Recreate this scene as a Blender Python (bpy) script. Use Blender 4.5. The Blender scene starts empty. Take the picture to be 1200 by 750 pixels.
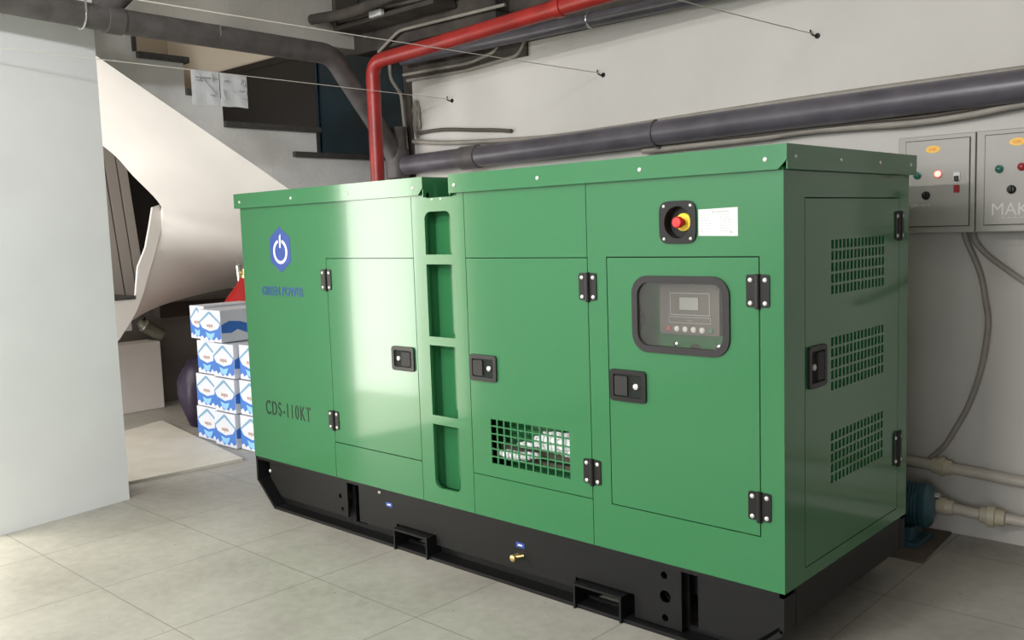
import bpy, bmesh, math, random
from mathutils import Vector, Matrix, noise
from mathutils.geometry import tessellate_polygon
random.seed(4)
scene = bpy.context.scene
COL = scene.collection
PI = math.pi

# ---------------------------------------------------------------- materials
def mat(name, col, rough=0.6, metal=0.0, bump=0.0, bscale=40, var=0.0, vscale=6, spec=0.5, coat=0.0, emit=None, es=0, col2=None):
    m = bpy.data.materials.new(name); m.use_nodes = True
    nt = m.node_tree; b = nt.nodes['Principled BSDF']
    b.inputs['Base Color'].default_value = (*col, 1)
    b.inputs['Roughness'].default_value = rough
    b.inputs['Metallic'].default_value = metal
    b.inputs['Specular IOR Level'].default_value = spec
    b.inputs['Coat Weight'].default_value = coat
    tc = nt.nodes.new('ShaderNodeTexCoord')
    if var > 0 or col2:
        n = nt.nodes.new('ShaderNodeTexNoise'); n.inputs['Scale'].default_value = vscale; n.inputs['Detail'].default_value = 6
        nt.links.new(tc.outputs['Object'], n.inputs['Vector'])
        r = nt.nodes.new('ShaderNodeValToRGB')
        c2 = col2 or tuple(c*(1-var) for c in col)
        r.color_ramp.elements[0].position = 0.3; r.color_ramp.elements[1].position = 0.7
        r.color_ramp.elements[0].color = (*c2, 1); r.color_ramp.elements[1].color = (*col, 1)
        nt.links.new(n.outputs['Fac'], r.inputs['Fac']); nt.links.new(r.outputs['Color'], b.inputs['Base Color'])
    if bump > 0:
        n2 = nt.nodes.new('ShaderNodeTexNoise'); n2.inputs['Scale'].default_value = bscale; n2.inputs['Detail'].default_value = 4
        nt.links.new(tc.outputs['Object'], n2.inputs['Vector'])
        bp = nt.nodes.new('ShaderNodeBump'); bp.inputs['Strength'].default_value = bump; bp.inputs['Distance'].default_value = 0.01
        nt.links.new(n2.outputs['Fac'], bp.inputs['Height']); nt.links.new(bp.outputs['Normal'], b.inputs['Normal'])
    if emit:
        b.inputs['Emission Color'].default_value = (*emit, 1); b.inputs['Emission Strength'].default_value = es
    return m

M = {}
M['green'] = mat('green_paint', (0.034, 0.172, 0.064), 0.13, spec=0.5, coat=0.15)
M['black'] = mat('black_paint', (0.0052, 0.005, 0.0054), 0.5, spec=0.35, var=0.2, vscale=9)
M['black_plastic'] = mat('black_plastic', (0.010, 0.009, 0.009), 0.4, spec=0.35)
M['rubber'] = mat('rubber', (0.026, 0.024, 0.024), 0.6, spec=0.35)
M['foam'] = mat('black_foam', (0.008, 0.012, 0.009), 0.9)
M['steel'] = mat('steel', (0.75, 0.75, 0.73), 0.25, 0.9)
M['white_steel'] = mat('bright_screw', (0.62, 0.62, 0.58), 0.35, 0.3)
M['brass'] = mat('brass', (0.7, 0.52, 0.22), 0.35, 0.8)
M['red_plastic'] = mat('red_plastic', (0.75, 0.03, 0.03), 0.4)
M['yellow'] = mat('yellow_plastic', (0.85, 0.62, 0.03), 0.5)
M['paper'] = mat('paper', (0.66, 0.66, 0.645), 0.6)
M['sheet'] = mat('sheet_paper', (0.62, 0.62, 0.64), 0.7, var=0.15, vscale=14)
M['ink'] = mat('ink', (0.10, 0.10, 0.10), 0.6)
M['ink_soft'] = mat('soft_ink', (0.42, 0.42, 0.43), 0.6)
M['dark_green'] = mat('dark_green_ink', (0.004, 0.022, 0.010), 0.5)
M['blue'] = mat('logo_blue', (0.025, 0.065, 0.30), 0.4)
M['logo_text'] = mat('logo_text_blue', (0.02, 0.06, 0.24), 0.45)
M['white'] = mat('white_print', (0.85, 0.85, 0.9), 0.5)
M['panel_grey'] = mat('controller_grey', (0.15, 0.13, 0.125), 0.5)
M['screen'] = mat('lcd_grey', (0.42, 0.42, 0.40), 0.3)
M['btn_white'] = mat('button_white', (0.8, 0.78, 0.76), 0.5)
M['btn_red'] = mat('button_red', (0.42, 0.14, 0.13), 0.5)
M['btn_green'] = mat('button_green', (0.10, 0.22, 0.15), 0.5)
M['wall'] = mat('wall_paint', (0.60, 0.575, 0.54), 0.8, bump=0.1, bscale=90, var=0.10, vscale=1.6)
M['pillar'] = mat('pillar_paint', (0.82, 0.82, 0.825), 0.75, bump=0.06, bscale=120, var=0.05, vscale=3)
M['ceiling'] = mat('ceiling_paint', (0.66, 0.64, 0.60), 0.9, var=0.15, vscale=2)
M['beam'] = mat('beam_plaster', (0.60, 0.57, 0.52), 0.9, bump=0.2, var=0.15, vscale=3)
M['mottled'] = mat('dark_mottled_concrete', (0.09, 0.075, 0.062), 0.95, bump=0.5, bscale=30, col2=(0.035, 0.03, 0.027), vscale=5)
M['plaster'] = mat('stair_plaster', (0.80, 0.785, 0.77), 0.9, bump=0.3, bscale=40, var=0.16, vscale=4)
M['soffit'] = mat('stair_soffit_paint', (0.78, 0.75, 0.71), 0.9, var=0.05, vscale=3)
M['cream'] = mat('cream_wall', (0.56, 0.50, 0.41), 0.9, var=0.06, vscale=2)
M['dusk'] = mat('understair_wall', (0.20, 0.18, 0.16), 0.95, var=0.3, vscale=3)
M['granite'] = mat('dark_granite', (0.08, 0.075, 0.07), 0.6, var=0.4, vscale=30)
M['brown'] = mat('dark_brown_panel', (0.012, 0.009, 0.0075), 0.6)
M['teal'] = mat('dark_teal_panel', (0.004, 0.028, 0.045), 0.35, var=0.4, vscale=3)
M['grey_board'] = mat('grey_board', (0.45, 0.41, 0.375), 0.7)
M['pipe_grey'] = mat('grey_pipe', (0.115, 0.106, 0.125), 0.36, var=0.35, vscale=8)
M['pipe_dirty'] = mat('dirty_pipe', (0.12, 0.108, 0.108), 0.5, bump=0.2, bscale=30, col2=(0.075, 0.066, 0.064), vscale=12)
M['red_pipe'] = mat('red_pipe', (0.36, 0.022, 0.018), 0.38, var=0.3, vscale=7)
M['conduit'] = mat('beige_conduit', (0.34, 0.31, 0.27), 0.55, var=0.25, vscale=9)
M['conduit_dark'] = mat('grimy_cable', (0.09, 0.075, 0.062), 0.7)
M['pvc'] = mat('pvc_cream', (0.50, 0.45, 0.39), 0.45, var=0.12, vscale=12)
M['fit'] = mat('pvc_fitting', (0.47, 0.43, 0.32), 0.45)
M['cab'] = mat('cabinet_grey', (0.36, 0.345, 0.315), 0.45, var=0.05, vscale=4)
M['gasket'] = mat('cabinet_seam', (0.05, 0.05, 0.045), 0.8)
M['chalk'] = mat('chalk', (0.62, 0.61, 0.58), 0.9)
M['orange'] = mat('orange_sticker', (0.85, 0.50, 0.06), 0.5)
M['orange_ink'] = mat('orange_sticker_ink', (0.75, 0.24, 0.03), 0.5)
M['lamp_green'] = mat('green_indicator', (0.03, 0.14, 0.10), 0.25)
M['lamp_red'] = mat('red_indicator', (0.30, 0.03, 0.03), 0.25)
M['lamp_lit'] = mat('lit_red_indicator', (0.8, 0.3, 0.25), 0.3, emit=(1, 0.35, 0.28), es=3)
M['lamp_rim'] = mat('lit_red_rim', (0.5, 0.05, 0.04), 0.3, emit=(1, 0.1, 0.06), es=0.25)
M['motor'] = mat('teal_motor', (0.035, 0.10, 0.13), 0.45, var=0.3, vscale=10)
M['rust'] = mat('rusty_sheet', (0.13, 0.10, 0.085), 0.8, var=0.3, vscale=9)
M['board'] = mat('cream_board', (0.68, 0.64, 0.55), 0.6, var=0.12, vscale=5)
M['plinth'] = mat('plinth_paint', (0.80, 0.77, 0.73), 0.8, var=0.08, vscale=4)
M['carton'] = mat('carton_white', (0.62, 0.64, 0.70), 0.6)
M['carton_blue'] = mat('carton_blue', (0.04, 0.16, 0.52), 0.55)
M['carton_sky'] = mat('carton_sky_blue', (0.25, 0.52, 0.78), 0.55)
M['carton_line'] = mat('carton_roofline', (0.16, 0.33, 0.48), 0.55)
M['carton_text'] = mat('carton_text', (0.40, 0.22, 0.14), 0.6)
M['cartonshade'] = mat('carton_gap', (0.25, 0.2, 0.16), 0.8)
M['ext_red'] = mat('extinguisher_red', (0.42, 0.012, 0.01), 0.35)
M['purple'] = mat('purple_bag', (0.016, 0.007, 0.028), 0.5)
M['plastic_white'] = mat('white_plastic_sheet', (0.85, 0.87, 0.88), 0.25)
M['string'] = mat('white_string', (0.62, 0.58, 0.52), 0.8)
M['can'] = mat('tarnished_can', (0.22, 0.22, 0.17), 0.4, 0.5)
M['shade_gap'] = mat('painted_shade_gap', (0.045, 0.032, 0.028), 0.8)
M['alu'] = mat('window_frame_grey', (0.4, 0.4, 0.4), 0.5)

def glass():
    m = bpy.data.materials.new('clear_pane'); m.use_nodes = True
    nt = m.node_tree; nt.nodes.clear()
    o = nt.nodes.new('ShaderNodeOutputMaterial'); mx = nt.nodes.new('ShaderNodeMixShader')
    t = nt.nodes.new('ShaderNodeBsdfTransparent'); g = nt.nodes.new('ShaderNodeBsdfGlossy')
    d = nt.nodes.new('ShaderNodeBsdfDiffuse'); mx2 = nt.nodes.new('ShaderNodeMixShader')
    t.inputs[0].default_value = (0.9, 0.9, 0.88, 1); g.inputs['Roughness'].default_value = 0.12
    d.inputs[0].default_value = (0.62, 0.58, 0.5, 1)
    mx2.inputs[0].default_value = 0.02
    mx.inputs[0].default_value = 0.05
    nt.links.new(t.outputs[0], mx2.inputs[1]); nt.links.new(d.outputs[0], mx2.inputs[2])
    nt.links.new(mx2.outputs[0], mx.inputs[1]); nt.links.new(g.outputs[0], mx.inputs[2])
    nt.links.new(mx.outputs[0], o.inputs[0])
    return m
M['glass'] = glass()

def floor_mat():
    m = bpy.data.materials.new('floor_tiles'); m.use_nodes = True
    nt = m.node_tree; b = nt.nodes['Principled BSDF']; N = nt.nodes.new; L = nt.links.new
    tc = N('ShaderNodeTexCoord')
    mp = N('ShaderNodeMapping'); mp.inputs['Location'].default_value = (6.56-2.0, 6.56+0.46-2.3, 0)
    L(tc.outputs['Object'], mp.inputs['Vector'])
    sep = N('ShaderNodeSeparateXYZ'); L(mp.outputs['Vector'], sep.inputs[0])
    outs = []
    for ax in ('X', 'Y'):
        dv = N('ShaderNodeMath'); dv.operation = 'DIVIDE'; dv.inputs[1].default_value = 0.656; L(sep.outputs[ax], dv.inputs[0])
        fr = N('ShaderNodeMath'); fr.operation = 'FRACT'; L(dv.outputs[0], fr.inputs[0])
        sb = N('ShaderNodeMath'); sb.operation = 'SUBTRACT'; sb.inputs[1].default_value = 0.5; L(fr.outputs[0], sb.inputs[0])
        ab = N('ShaderNodeMath'); ab.operation = 'ABSOLUTE'; L(sb.outputs[0], ab.inputs[0])
        gt = N('ShaderNodeMath'); gt.operation = 'GREATER_THAN'; gt.inputs[1].default_value = 0.4955; L(ab.outputs[0], gt.inputs[0])
        outs.append(gt)
    mxm = N('ShaderNodeMath'); mxm.operation = 'MAXIMUM'; L(outs[0].outputs[0], mxm.inputs[0]); L(outs[1].outputs[0], mxm.inputs[1])
    n1 = N('ShaderNodeTexNoise'); n1.inputs['Scale'].default_value = 1.3; n1.inputs['Detail'].default_value = 7; n1.inputs['Roughness'].default_value = 0.65
    n2 = N('ShaderNodeTexNoise'); n2.inputs['Scale'].default_value = 22; n2.inputs['Detail'].default_value = 6
    n3 = N('ShaderNodeTexNoise'); n3.inputs['Scale'].default_value = 55; n3.inputs['Detail'].default_value = 1
    for n in (n1, n2, n3): L(tc.outputs['Object'], n.inputs['Vector'])
    r = N('ShaderNodeValToRGB'); r.color_ramp.elements[0].position = 0.3; r.color_ramp.elements[1].position = 0.7
    r.color_ramp.elements[0].color = (0.29, 0.27, 0.235, 1); r.color_ramp.elements[1].color = (0.43, 0.41, 0.365, 1)
    ad = N('ShaderNodeMath'); ad.operation = 'MULTIPLY_ADD'; ad.inputs[1].default_value = 0.35
    sb2 = N('ShaderNodeMath'); sb2.operation = 'SUBTRACT'; sb2.inputs[1].default_value = 0.17
    L(n2.outputs['Fac'], ad.inputs[0]); L(n1.outputs['Fac'], ad.inputs[2]); L(ad.outputs[0], sb2.inputs[0]); L(sb2.outputs[0], r.inputs['Fac'])
    mx = N('ShaderNodeMix'); mx.data_type = 'RGBA'; L(r.outputs['Color'], mx.inputs['A'])
    mx.inputs['B'].default_value = (0.17, 0.155, 0.13, 1)
    ml = N('ShaderNodeMath'); ml.operation = 'MULTIPLY'; ml.inputs[1].default_value = 0.7; L(mxm.outputs[0], ml.inputs[0])
    L(ml.outputs[0], mx.inputs['Factor'])
    sp = N('ShaderNodeMath'); sp.operation = 'GREATER_THAN'; sp.inputs[1].default_value = 0.78; L(n3.outputs['Fac'], sp.inputs[0])
    mx3 = N('ShaderNodeMix'); mx3.data_type = 'RGBA'; L(mx.outputs['Result'], mx3.inputs['A']); mx3.inputs['B'].default_value = (0.16, 0.14, 0.12, 1); L(sp.outputs[0], mx3.inputs['Factor'])
    L(mx3.outputs['Result'], b.inputs['Base Color'])
    rr = N('ShaderNodeMapRange'); rr.inputs[3].default_value = 0.38; rr.inputs[4].default_value = 0.6; L(n1.outputs['Fac'], rr.inputs[0]); L(rr.outputs[0], b.inputs['Roughness'])
    bp = N('ShaderNodeBump'); bp.inputs['Strength'].default_value = 0.3; bp.inputs['Distance'].default_value = 0.003; bp.invert = True
    L(mxm.outputs[0], bp.inputs['Height']); L(bp.outputs['Normal'], b.inputs['Normal'])
    return m
M['floor'] = floor_mat()

# ---------------------------------------------------------------- helpers
ORG = {}
def tag(o, label=None, cat=None, group=None, kind=None):
    if label: o['label'] = label
    if cat: o['category'] = cat
    if group: o['group'] = group
    if kind: o['kind'] = kind
    return o

def thing(name, loc, label, cat, group=None):
    o = bpy.data.objects.new(name, None); COL.objects.link(o)
    o.empty_display_size = 0.1
    o.location = loc; ORG[o] = Vector(loc)
    return tag(o, label, cat, group)

def obj(name, bm, mats, parent=None, smooth=False, base=False, label=None):
    """link a bmesh (built in world coordinates) as one object whose origin is at its own centre"""
    if not isinstance(mats, (list, tuple)): mats = [mats]
    bmesh.ops.recalc_face_normals(bm, faces=bm.faces[:])
    xs = [v.co for v in bm.verts]
    lo = Vector((min(c.x for c in xs), min(c.y for c in xs), min(c.z for c in xs)))
    hi = Vector((max(c.x for c in xs), max(c.y for c in xs), max(c.z for c in xs)))
    c = (lo+hi)/2
    if base: c.z = lo.z
    bmesh.ops.translate(bm, verts=bm.verts[:], vec=-c)
    me = bpy.data.meshes.new(name)
    for f in bm.faces: f.smooth = smooth
    bm.to_mesh(me); bm.free()
    for m in mats: me.materials.append(M[m] if isinstance(m, str) else m)
    if smooth:
        me.set_sharp_from_angle(angle=math.radians(38))
    o = bpy.data.objects.new(name, me); COL.objects.link(o)
    ORG[o] = c
    if parent is not None:
        o.parent = parent; o.location = c-ORG[parent]
    else:
        o.location = c
    if label: o['label'] = label
    return o

def struct(name, bm, mats, smooth=False):
    o = obj(name, bm, mats, None, smooth); o['kind'] = 'structure'; return o

def B(): return bmesh.new()

def box(bm, x0, x1, y0, y1, z0, z1, bev=0.0, mi=0):
    vs = [bm.verts.new((x, y, z)) for x in (x0, x1) for y in (y0, y1) for z in (z0, z1)]
    idx = [(0, 1, 3, 2), (4, 6, 7, 5), (0, 4, 5, 1), (2, 3, 7, 6), (0, 2, 6, 4), (1, 5, 7, 3)]
    fs = [bm.faces.new([vs[i] for i in f]) for f in idx]
    for f in fs: f.material_index = mi
    if bev > 0:
        es = list({e for f in fs for e in f.edges})
        r = bmesh.ops.bevel(bm, geom=es, offset=bev, segments=2, affect='EDGES', profile=0.5)
        for f in r['faces']: f.material_index = mi
    return bm

def frame(d):
    d = d.normalized(); a = Vector((0, 0, 1)) if abs(d.z) < 0.9 else Vector((1, 0, 0))
    u = d.cross(a).normalized(); return u, d.cross(u).normalized()

def cyl(bm, p0, p1, r0, r1=None, n=20, mi=0, cap=True):
    p0, p1 = Vector(p0), Vector(p1); r1 = r0 if r1 is None else r1
    u, w = frame(p1-p0)
    a = [bm.verts.new(p0+r0*(math.cos(2*PI*i/n)*u+math.sin(2*PI*i/n)*w)) for i in range(n)]
    b = [bm.verts.new(p1+r1*(math.cos(2*PI*i/n)*u+math.sin(2*PI*i/n)*w)) for i in range(n)]
    for i in range(n):
        f = bm.faces.new((a[i], a[(i+1) % n], b[(i+1) % n], b[i])); f.material_index = mi
    if cap:
        for q in (a, b):
            f = bm.faces.new(q); f.material_index = mi
    return bm

def lathe(bm, p0, axis, prof, n=28, mi=0):
    """prof: list of (distance along axis, radius)"""
    p0 = Vector(p0); d = Vector(axis).normalized(); u, w = frame(d); rings = []
    for t, r in prof:
        rings.append([bm.verts.new(p0+d*t+max(r, 1e-4)*(math.cos(2*PI*i/n)*u+math.sin(2*PI*i/n)*w)) for i in range(n)])
    for a, b in zip(rings, rings[1:]):
        for i in range(n):
            f = bm.faces.new((a[i], a[(i+1) % n], b[(i+1) % n], b[i])); f.material_index = mi
    for q in (rings[0], rings[-1]):
        f = bm.faces.new(q); f.material_index = mi
    return bm

def smooth_path(pts, k=8):
    """Catmull-Rom"""
    P = [Vector(p) for p in pts]; P = [2*P[0]-P[1]]+P+[2*P[-1]-P[-2]]; out = []
    for i in range(1, len(P)-2):
        for s in range(k):
            t = s/k
            out.append(0.5*((2*P[i])+(P[i+1]-P[i-1])*t+(2*P[i-1]-5*P[i]+4*P[i+1]-P[i+2])*t*t+(3*P[i]-P[i-1]-3*P[i+1]+P[i+2])*t**3))
    out.append(P[-2]); return out

def round_path(pts, r, k=8):
    """polyline with its corners rounded"""
    P = [Vector(p) for p in pts]; out = [P[0]]
    for a, b, c in zip(P, P[1:], P[2:]):
        d1 = (a-b).normalized(); d2 = (c-b).normalized()
        q1 = b+d1*r; q2 = b+d2*r
        for i in range(k+1):
            t = i/k; out.append((1-t)**2*q1+2*t*(1-t)*b+t*t*q2)
    out.append(P[-1]); return out

def tube(bm, pts, r, n=12, mi=0):
    pts = [Vector(p) for p in pts]; rings = []
    t0 = (pts[1]-pts[0]).normalized(); u, w = frame(t0)
    for i, p in enumerate(pts):
        t = (pts[min(i+1, len(pts)-1)]-pts[max(i-1, 0)]).normalized()
        q = t0.rotation_difference(t); u = q @ u; w = q @ w; t0 = t
        rr = r[i] if isinstance(r, (list, tuple)) else r
        rings.append([bm.verts.new(p+rr*(math.cos(2*PI*k/n)*u+math.sin(2*PI*k/n)*w)) for k in range(n)])
    for a, b in zip(rings, rings[1:]):
        for k in range(n):
            f = bm.faces.new((a[k], a[(k+1) % n], b[(k+1) % n], b[k])); f.material_index = mi
    for q in (rings[0], rings[-1]):
        f = bm.faces.new(q); f.material_index = mi
    return bm

def plate(bm, outer, holes, mp, d0, d1, mi=0):
    """flat sheet with real cut-outs; mp(u, v, d) -> world point"""
    loops = [outer]+list(holes)
    flat = [p for l in loops for p in l]
    tris = tessellate_polygon([[Vector((p[0], p[1], 0)) for p in l] for l in loops])
    A = [bm.verts.new(mp(p[0], p[1], d0)) for p in flat]
    Bv = [bm.verts.new(mp(p[0], p[1], d1)) for p in flat]
    for t in tris:
        for q in (A, Bv):
            try:
                f = bm.faces.new([q[i] for i in t]); f.material_index = mi
            except ValueError: pass
    k = 0
    for l in loops:
        n = len(l)
        for i in range(n):
            a, b = k+i, k+(i+1) % n
            f = bm.faces.new((A[a], A[b], Bv[b], Bv[a])); f.material_index = mi
        k += n
    return bm

def rect(u0, u1, v0, v1): return [(u0, v0), (u1, v0), (u1, v1), (u0, v1)]
def rrect(u0, u1, v0, v1, r, k=6, corners=(1, 1, 1, 1)):
    out = []
    for (cu, cv, a0), on, (pu, pv) in zip(((u0+r, v0+r, PI), (u1-r, v0+r, 1.5*PI), (u1-r, v1-r, 0), (u0+r, v1-r, PI/2)), corners, ((u0, v0), (u1, v0), (u1, v1), (u0, v1))):
        if on:
            out += [(cu+r*math.cos(a0+PI/2*i/k), cv+r*math.sin(a0+PI/2*i/k)) for i in range(k+1)]
        else: out.append((pu, pv))
    return out
def FR(u, v, d): return (u, d, v)           # facing -y : u = x, v = z, d = y
def SD(u, v, d): return (d, u, v)           # facing +x : u = y, v = z, d = x
def TP(u, v, d): return (u, v, d)

def text(body, size, origin, right, up, sx=1.0, extr=0.0006, bold=0.0, align='LEFT', space=1.0):
    cu = bpy.data.curves.new('t', 'FONT'); cu.body = body; cu.size = size; cu.extrude = extr; cu.offset = bold; cu.align_x = align; cu.space_character = space
    o = bpy.data.objects.new('t', cu); COL.objects.link(o)
    dg = bpy.context.evaluated_depsgraph_get(); me = bpy.data.meshes.new_from_object(o.evaluated_get(dg))
    bm = bmesh.new(); bm.from_mesh(me)
    bpy.data.objects.remove(o); bpy.data.meshes.remove(me); bpy.data.curves.remove(cu)
    r = Vector(right).normalized(); u = Vector(up).normalized(); n = r.cross(u)
    for v in bm.verts:
        c = v.co.copy(); v.co = Vector(origin)+r*c.x*sx+u*c.y+n*c.z
    for f in bm.faces: f.material_index = 0
    return bm

def merge(a, b, mi=None):
    """append bmesh b to a"""
    me = bpy.data.meshes.new('tmp'); b.to_mesh(me); b.free()
    n = len(a.faces); a.from_mesh(me); bpy.data.meshes.remove(me)
    if mi is not None:
        a.faces.ensure_lookup_table()
        for f in a.faces[n:]: f.material_index = mi
    return a

# ================================================================= ROOM
YB = 1.765
CZ = 3.25
bm = B(); box(bm, -9.2, 5.2, -7.2, 2.6, -0.12, 0.0); struct('floor', bm, 'floor')
bm = B(); box(bm, -3.72, 5.2, YB, 1.95, 0, CZ); struct('wall_back', bm, 'wall')
bm = B(); box(bm, 5.0, 5.2, -7.0, YB, 0, CZ); struct('wall_right', bm, 'mottled')  # dark finish chosen to cut bounce light onto the generator's right end
bm = B(); box(bm, -4.15, 5.2, -7.2, YB+.2, CZ, CZ+0.15); struct('ceiling', bm, 'ceiling')
# front wall (behind the camera) with a wide window band
bm = B()
plate(bm, rect(-4.4, 5.2, 0, CZ), [rect(-3.4, 1.0, 1.75, 3.0), rect(1.3, 3.3, .9, 2.4)], FR, -7.0, -7.2); struct('wall_front', bm, 'wall')
fr = B()
plate(fr, rect(-3.4, 1.0, 1.75, 3.0), [rect(-3.34+i*1.08, -3.34+i*1.08+1.02, 1.81, 2.94) for i in range(4)], FR, -7.13, -7.07)
w = struct('window_1', fr, 'alu')
fr = B(); plate(fr, rect(1.3, 3.3, .9, 2.4), [rect(1.35, 2.27, .95, 2.35), rect(2.33, 3.25, .95, 2.35)], FR, -7.13, -7.07); struct('fill_window', fr, 'alu')  # added unseen window, put in to light the right of the back wall

# white pillar at the left, its face turned a little towards the generator, and the wall beyond its doorway
ux, uy = 0.1325, -0.9912
def PL(s, z, d):       # s along the wall face (towards the camera), d behind the face
    return (-3.874+ux*s+uy*d, -0.416+uy*s-ux*d, z)
bm = B(); plate(bm, rect(0, 7.2, 0, CZ), [rect(.76, 1.82, 0.0005, 2.35)], PL, 0, 0.36); struct('wall_left', bm, 'pillar')
bm = B()
plate(bm, [(.76, 0.001), (.79, 0.001), (.79, 2.32), (1.79, 2.32), (1.79, 0.001), (1.82, 0.001), (1.82, 2.35), (.76, 2.35)], [], PL, 0.12, 0.2)
struct('door_1', bm, 'alu')

# beam over the stair opening, end recess and dark mottled beam band along the back wall
bm = B(); box(bm, -4.45, -4.15, -2.6, 1.69, 2.83, CZ+.15); box(bm, -4.45, -4.15, 1.69, 2.26, 3.2, CZ+.15); struct('trim_1', bm, 'beam')
bm = B(); box(bm, -3.72, 5.0, YB-0.035, YB, 2.66, CZ)
box(bm, -4.15, -2.72, 1.60, YB, 2.79, CZ); box(bm, -3.72, -2.60, YB-.02, YB, 2.575, 2.66); struct('trim_2', bm, 'mottled')
# dark mottled walls closing the recess
bm = B(); box(bm, -4.3, -3.72, 2.20, 2.3, 0, CZ); box(bm, -3.82, -3.72, YB+.002, 2.2, 0, CZ); struct('wall_recess', bm, 'mottled')
# stairwell shell
bm = B(); box(bm, -8.3, -4.3, 2.26, 2.4, 0, 4.2); struct('wall_stairwell_back', bm, 'cream')
bm = B(); plate(bm, rect(-4.0, 2.26, 0, 4.2), [], SD, -8.2, -8.35); struct('wall_stairwell_left', bm, 'cream')
bm = B(); box(bm, -8.3, -4.45, -4.0, 2.3, 4.2, 4.3); box(bm, -4.45, -4.15, -4, 2.2, CZ+.15, 4.3); struct('ceiling_stairwell', bm, 'cream')
bm = B(); plate(bm, rect(-8.3, -4.25, 0, 4.2), [rect(-7.4, -4.6, 0.0005, 2.3)], FR, -2.6, -2.75); struct('wall_stairwell_front', bm, 'cream')
# low wall under the lower flight
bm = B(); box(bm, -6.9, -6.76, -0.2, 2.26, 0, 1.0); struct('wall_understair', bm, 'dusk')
bm = B(); box(bm, -6.62, -6.50, 1.13, 2.19, 0.80, 0.93); struct('shade_gap_strip', bm, 'shade_gap')  # dark strip painted in place of the shadow gap under the soffit
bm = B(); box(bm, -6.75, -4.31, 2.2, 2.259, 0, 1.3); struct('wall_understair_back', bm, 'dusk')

# dark panels at the back of the stairwell
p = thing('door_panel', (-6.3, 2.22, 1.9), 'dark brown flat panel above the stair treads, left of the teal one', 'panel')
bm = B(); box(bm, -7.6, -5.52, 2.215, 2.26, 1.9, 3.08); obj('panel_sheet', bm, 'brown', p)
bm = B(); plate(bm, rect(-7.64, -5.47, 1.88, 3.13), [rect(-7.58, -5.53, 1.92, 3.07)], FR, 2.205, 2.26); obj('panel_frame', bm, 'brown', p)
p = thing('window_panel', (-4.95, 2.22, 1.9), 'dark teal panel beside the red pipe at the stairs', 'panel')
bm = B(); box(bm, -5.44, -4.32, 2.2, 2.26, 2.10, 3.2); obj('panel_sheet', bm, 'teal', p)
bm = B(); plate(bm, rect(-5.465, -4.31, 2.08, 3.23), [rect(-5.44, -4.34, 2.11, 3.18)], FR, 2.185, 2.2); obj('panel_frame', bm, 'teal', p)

# ================================================================= STAIRCASE
st = thing('staircase', (-4.9, 0.9, 0), 'grey plastered winding staircase with a curved cream underside', 'staircase')
def zo(y): return 2.607-0.6*(y+0.231)
steps = [(-0.80, 3.23), (-0.53, 3.04), (-0.26, 2.85), (0.02, 2.655), (0.33, 2.455), (0.59, 2.265), (1.33, 2.085), (2.18, None)]
# outer string: a slab with the sawtooth of the steps on top
top = []
for (y0, z), (y1, _) in zip(steps, steps[1:]):
    top += [(y0, z), (y1, z)]
bot = [(2.18, 1.30), (1.9, 1.36), (1.5, 1.555), (1.014, zo(1.014)), (-0.80, zo(-0.80))]
bm = B(); plate(bm, top+bot, [], SD, -4.3, -4.42); obj('stringer', bm, 'plaster', st)
# soffit: ruled between the inner (well) edge and the outer edge
inner = [(-5.4, -0.80, 2.83), (-5.4, -.27, 2.51), (-5.4, .263, 2.178), (-5.42, .47, 1.975), (-5.53, .72, 1.765), (-5.68, .80, 1.625), (-5.7, .721, 1.369), (-5.7, .608, 1.073), (-5.72, .50, .862)]
outer = [(-4.31, -0.80, zo(-.8)), (-4.31, -.27, zo(-.27)), (-4.31, .30, zo(.30)), (-4.31, .80, zo(.8)), (-4.31, 1.45, 1.60), (-4.6, 2.10, 1.30), (-6.0, 2.15, 1.09), (-6.42, 1.93, 1.043), (-6.5, 1.118, .931)]
I = smooth_path(inner, 6); O = smooth_path(outer, 6)
bm = B(); cols = 14; grid = []
for a, b in zip(I, O):
    grid.append([bm.verts.new(a.lerp(b, j/cols)) for j in range(cols+1)])
for r0, r1 in zip(grid, grid[1:]):
    for j in range(cols): bm.faces.new((r0[j], r0[j+1], r1[j+1], r1[j]))
geo = bmesh.ops.extrude_face_region(bm, geom=bm.faces[:])
for v in [g for g in geo['geom'] if isinstance(g, bmesh.types.BMVert)]: v.co.z += 0.07; v.co.x -= 0.02
obj('soffit', bm, 'soffit', st, smooth=True)
# step bodies and dark stone treads
for (y0, z), (y1, _) in zip(steps[:-1], steps[1:]):
    bm = B(); box(bm, -5.38, -4.42, y0, min(y1, 2.17), z-0.13, z-0.035); obj('riser', bm, 'plaster', st)
    bm = B(); box(bm, -5.40, -4.27, y0+0.0 if z != 2.085 else 1.12, y1+0.03 if y1 < 2 else 2.18, z-0.035, z+0.004, 0.004); obj('tread', bm, 'granite', st)
bm = B(); box(bm, -5.38, -4.28, -.005, .018, 2.66, 2.85); obj('riser_edge', bm, 'granite', st)
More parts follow.
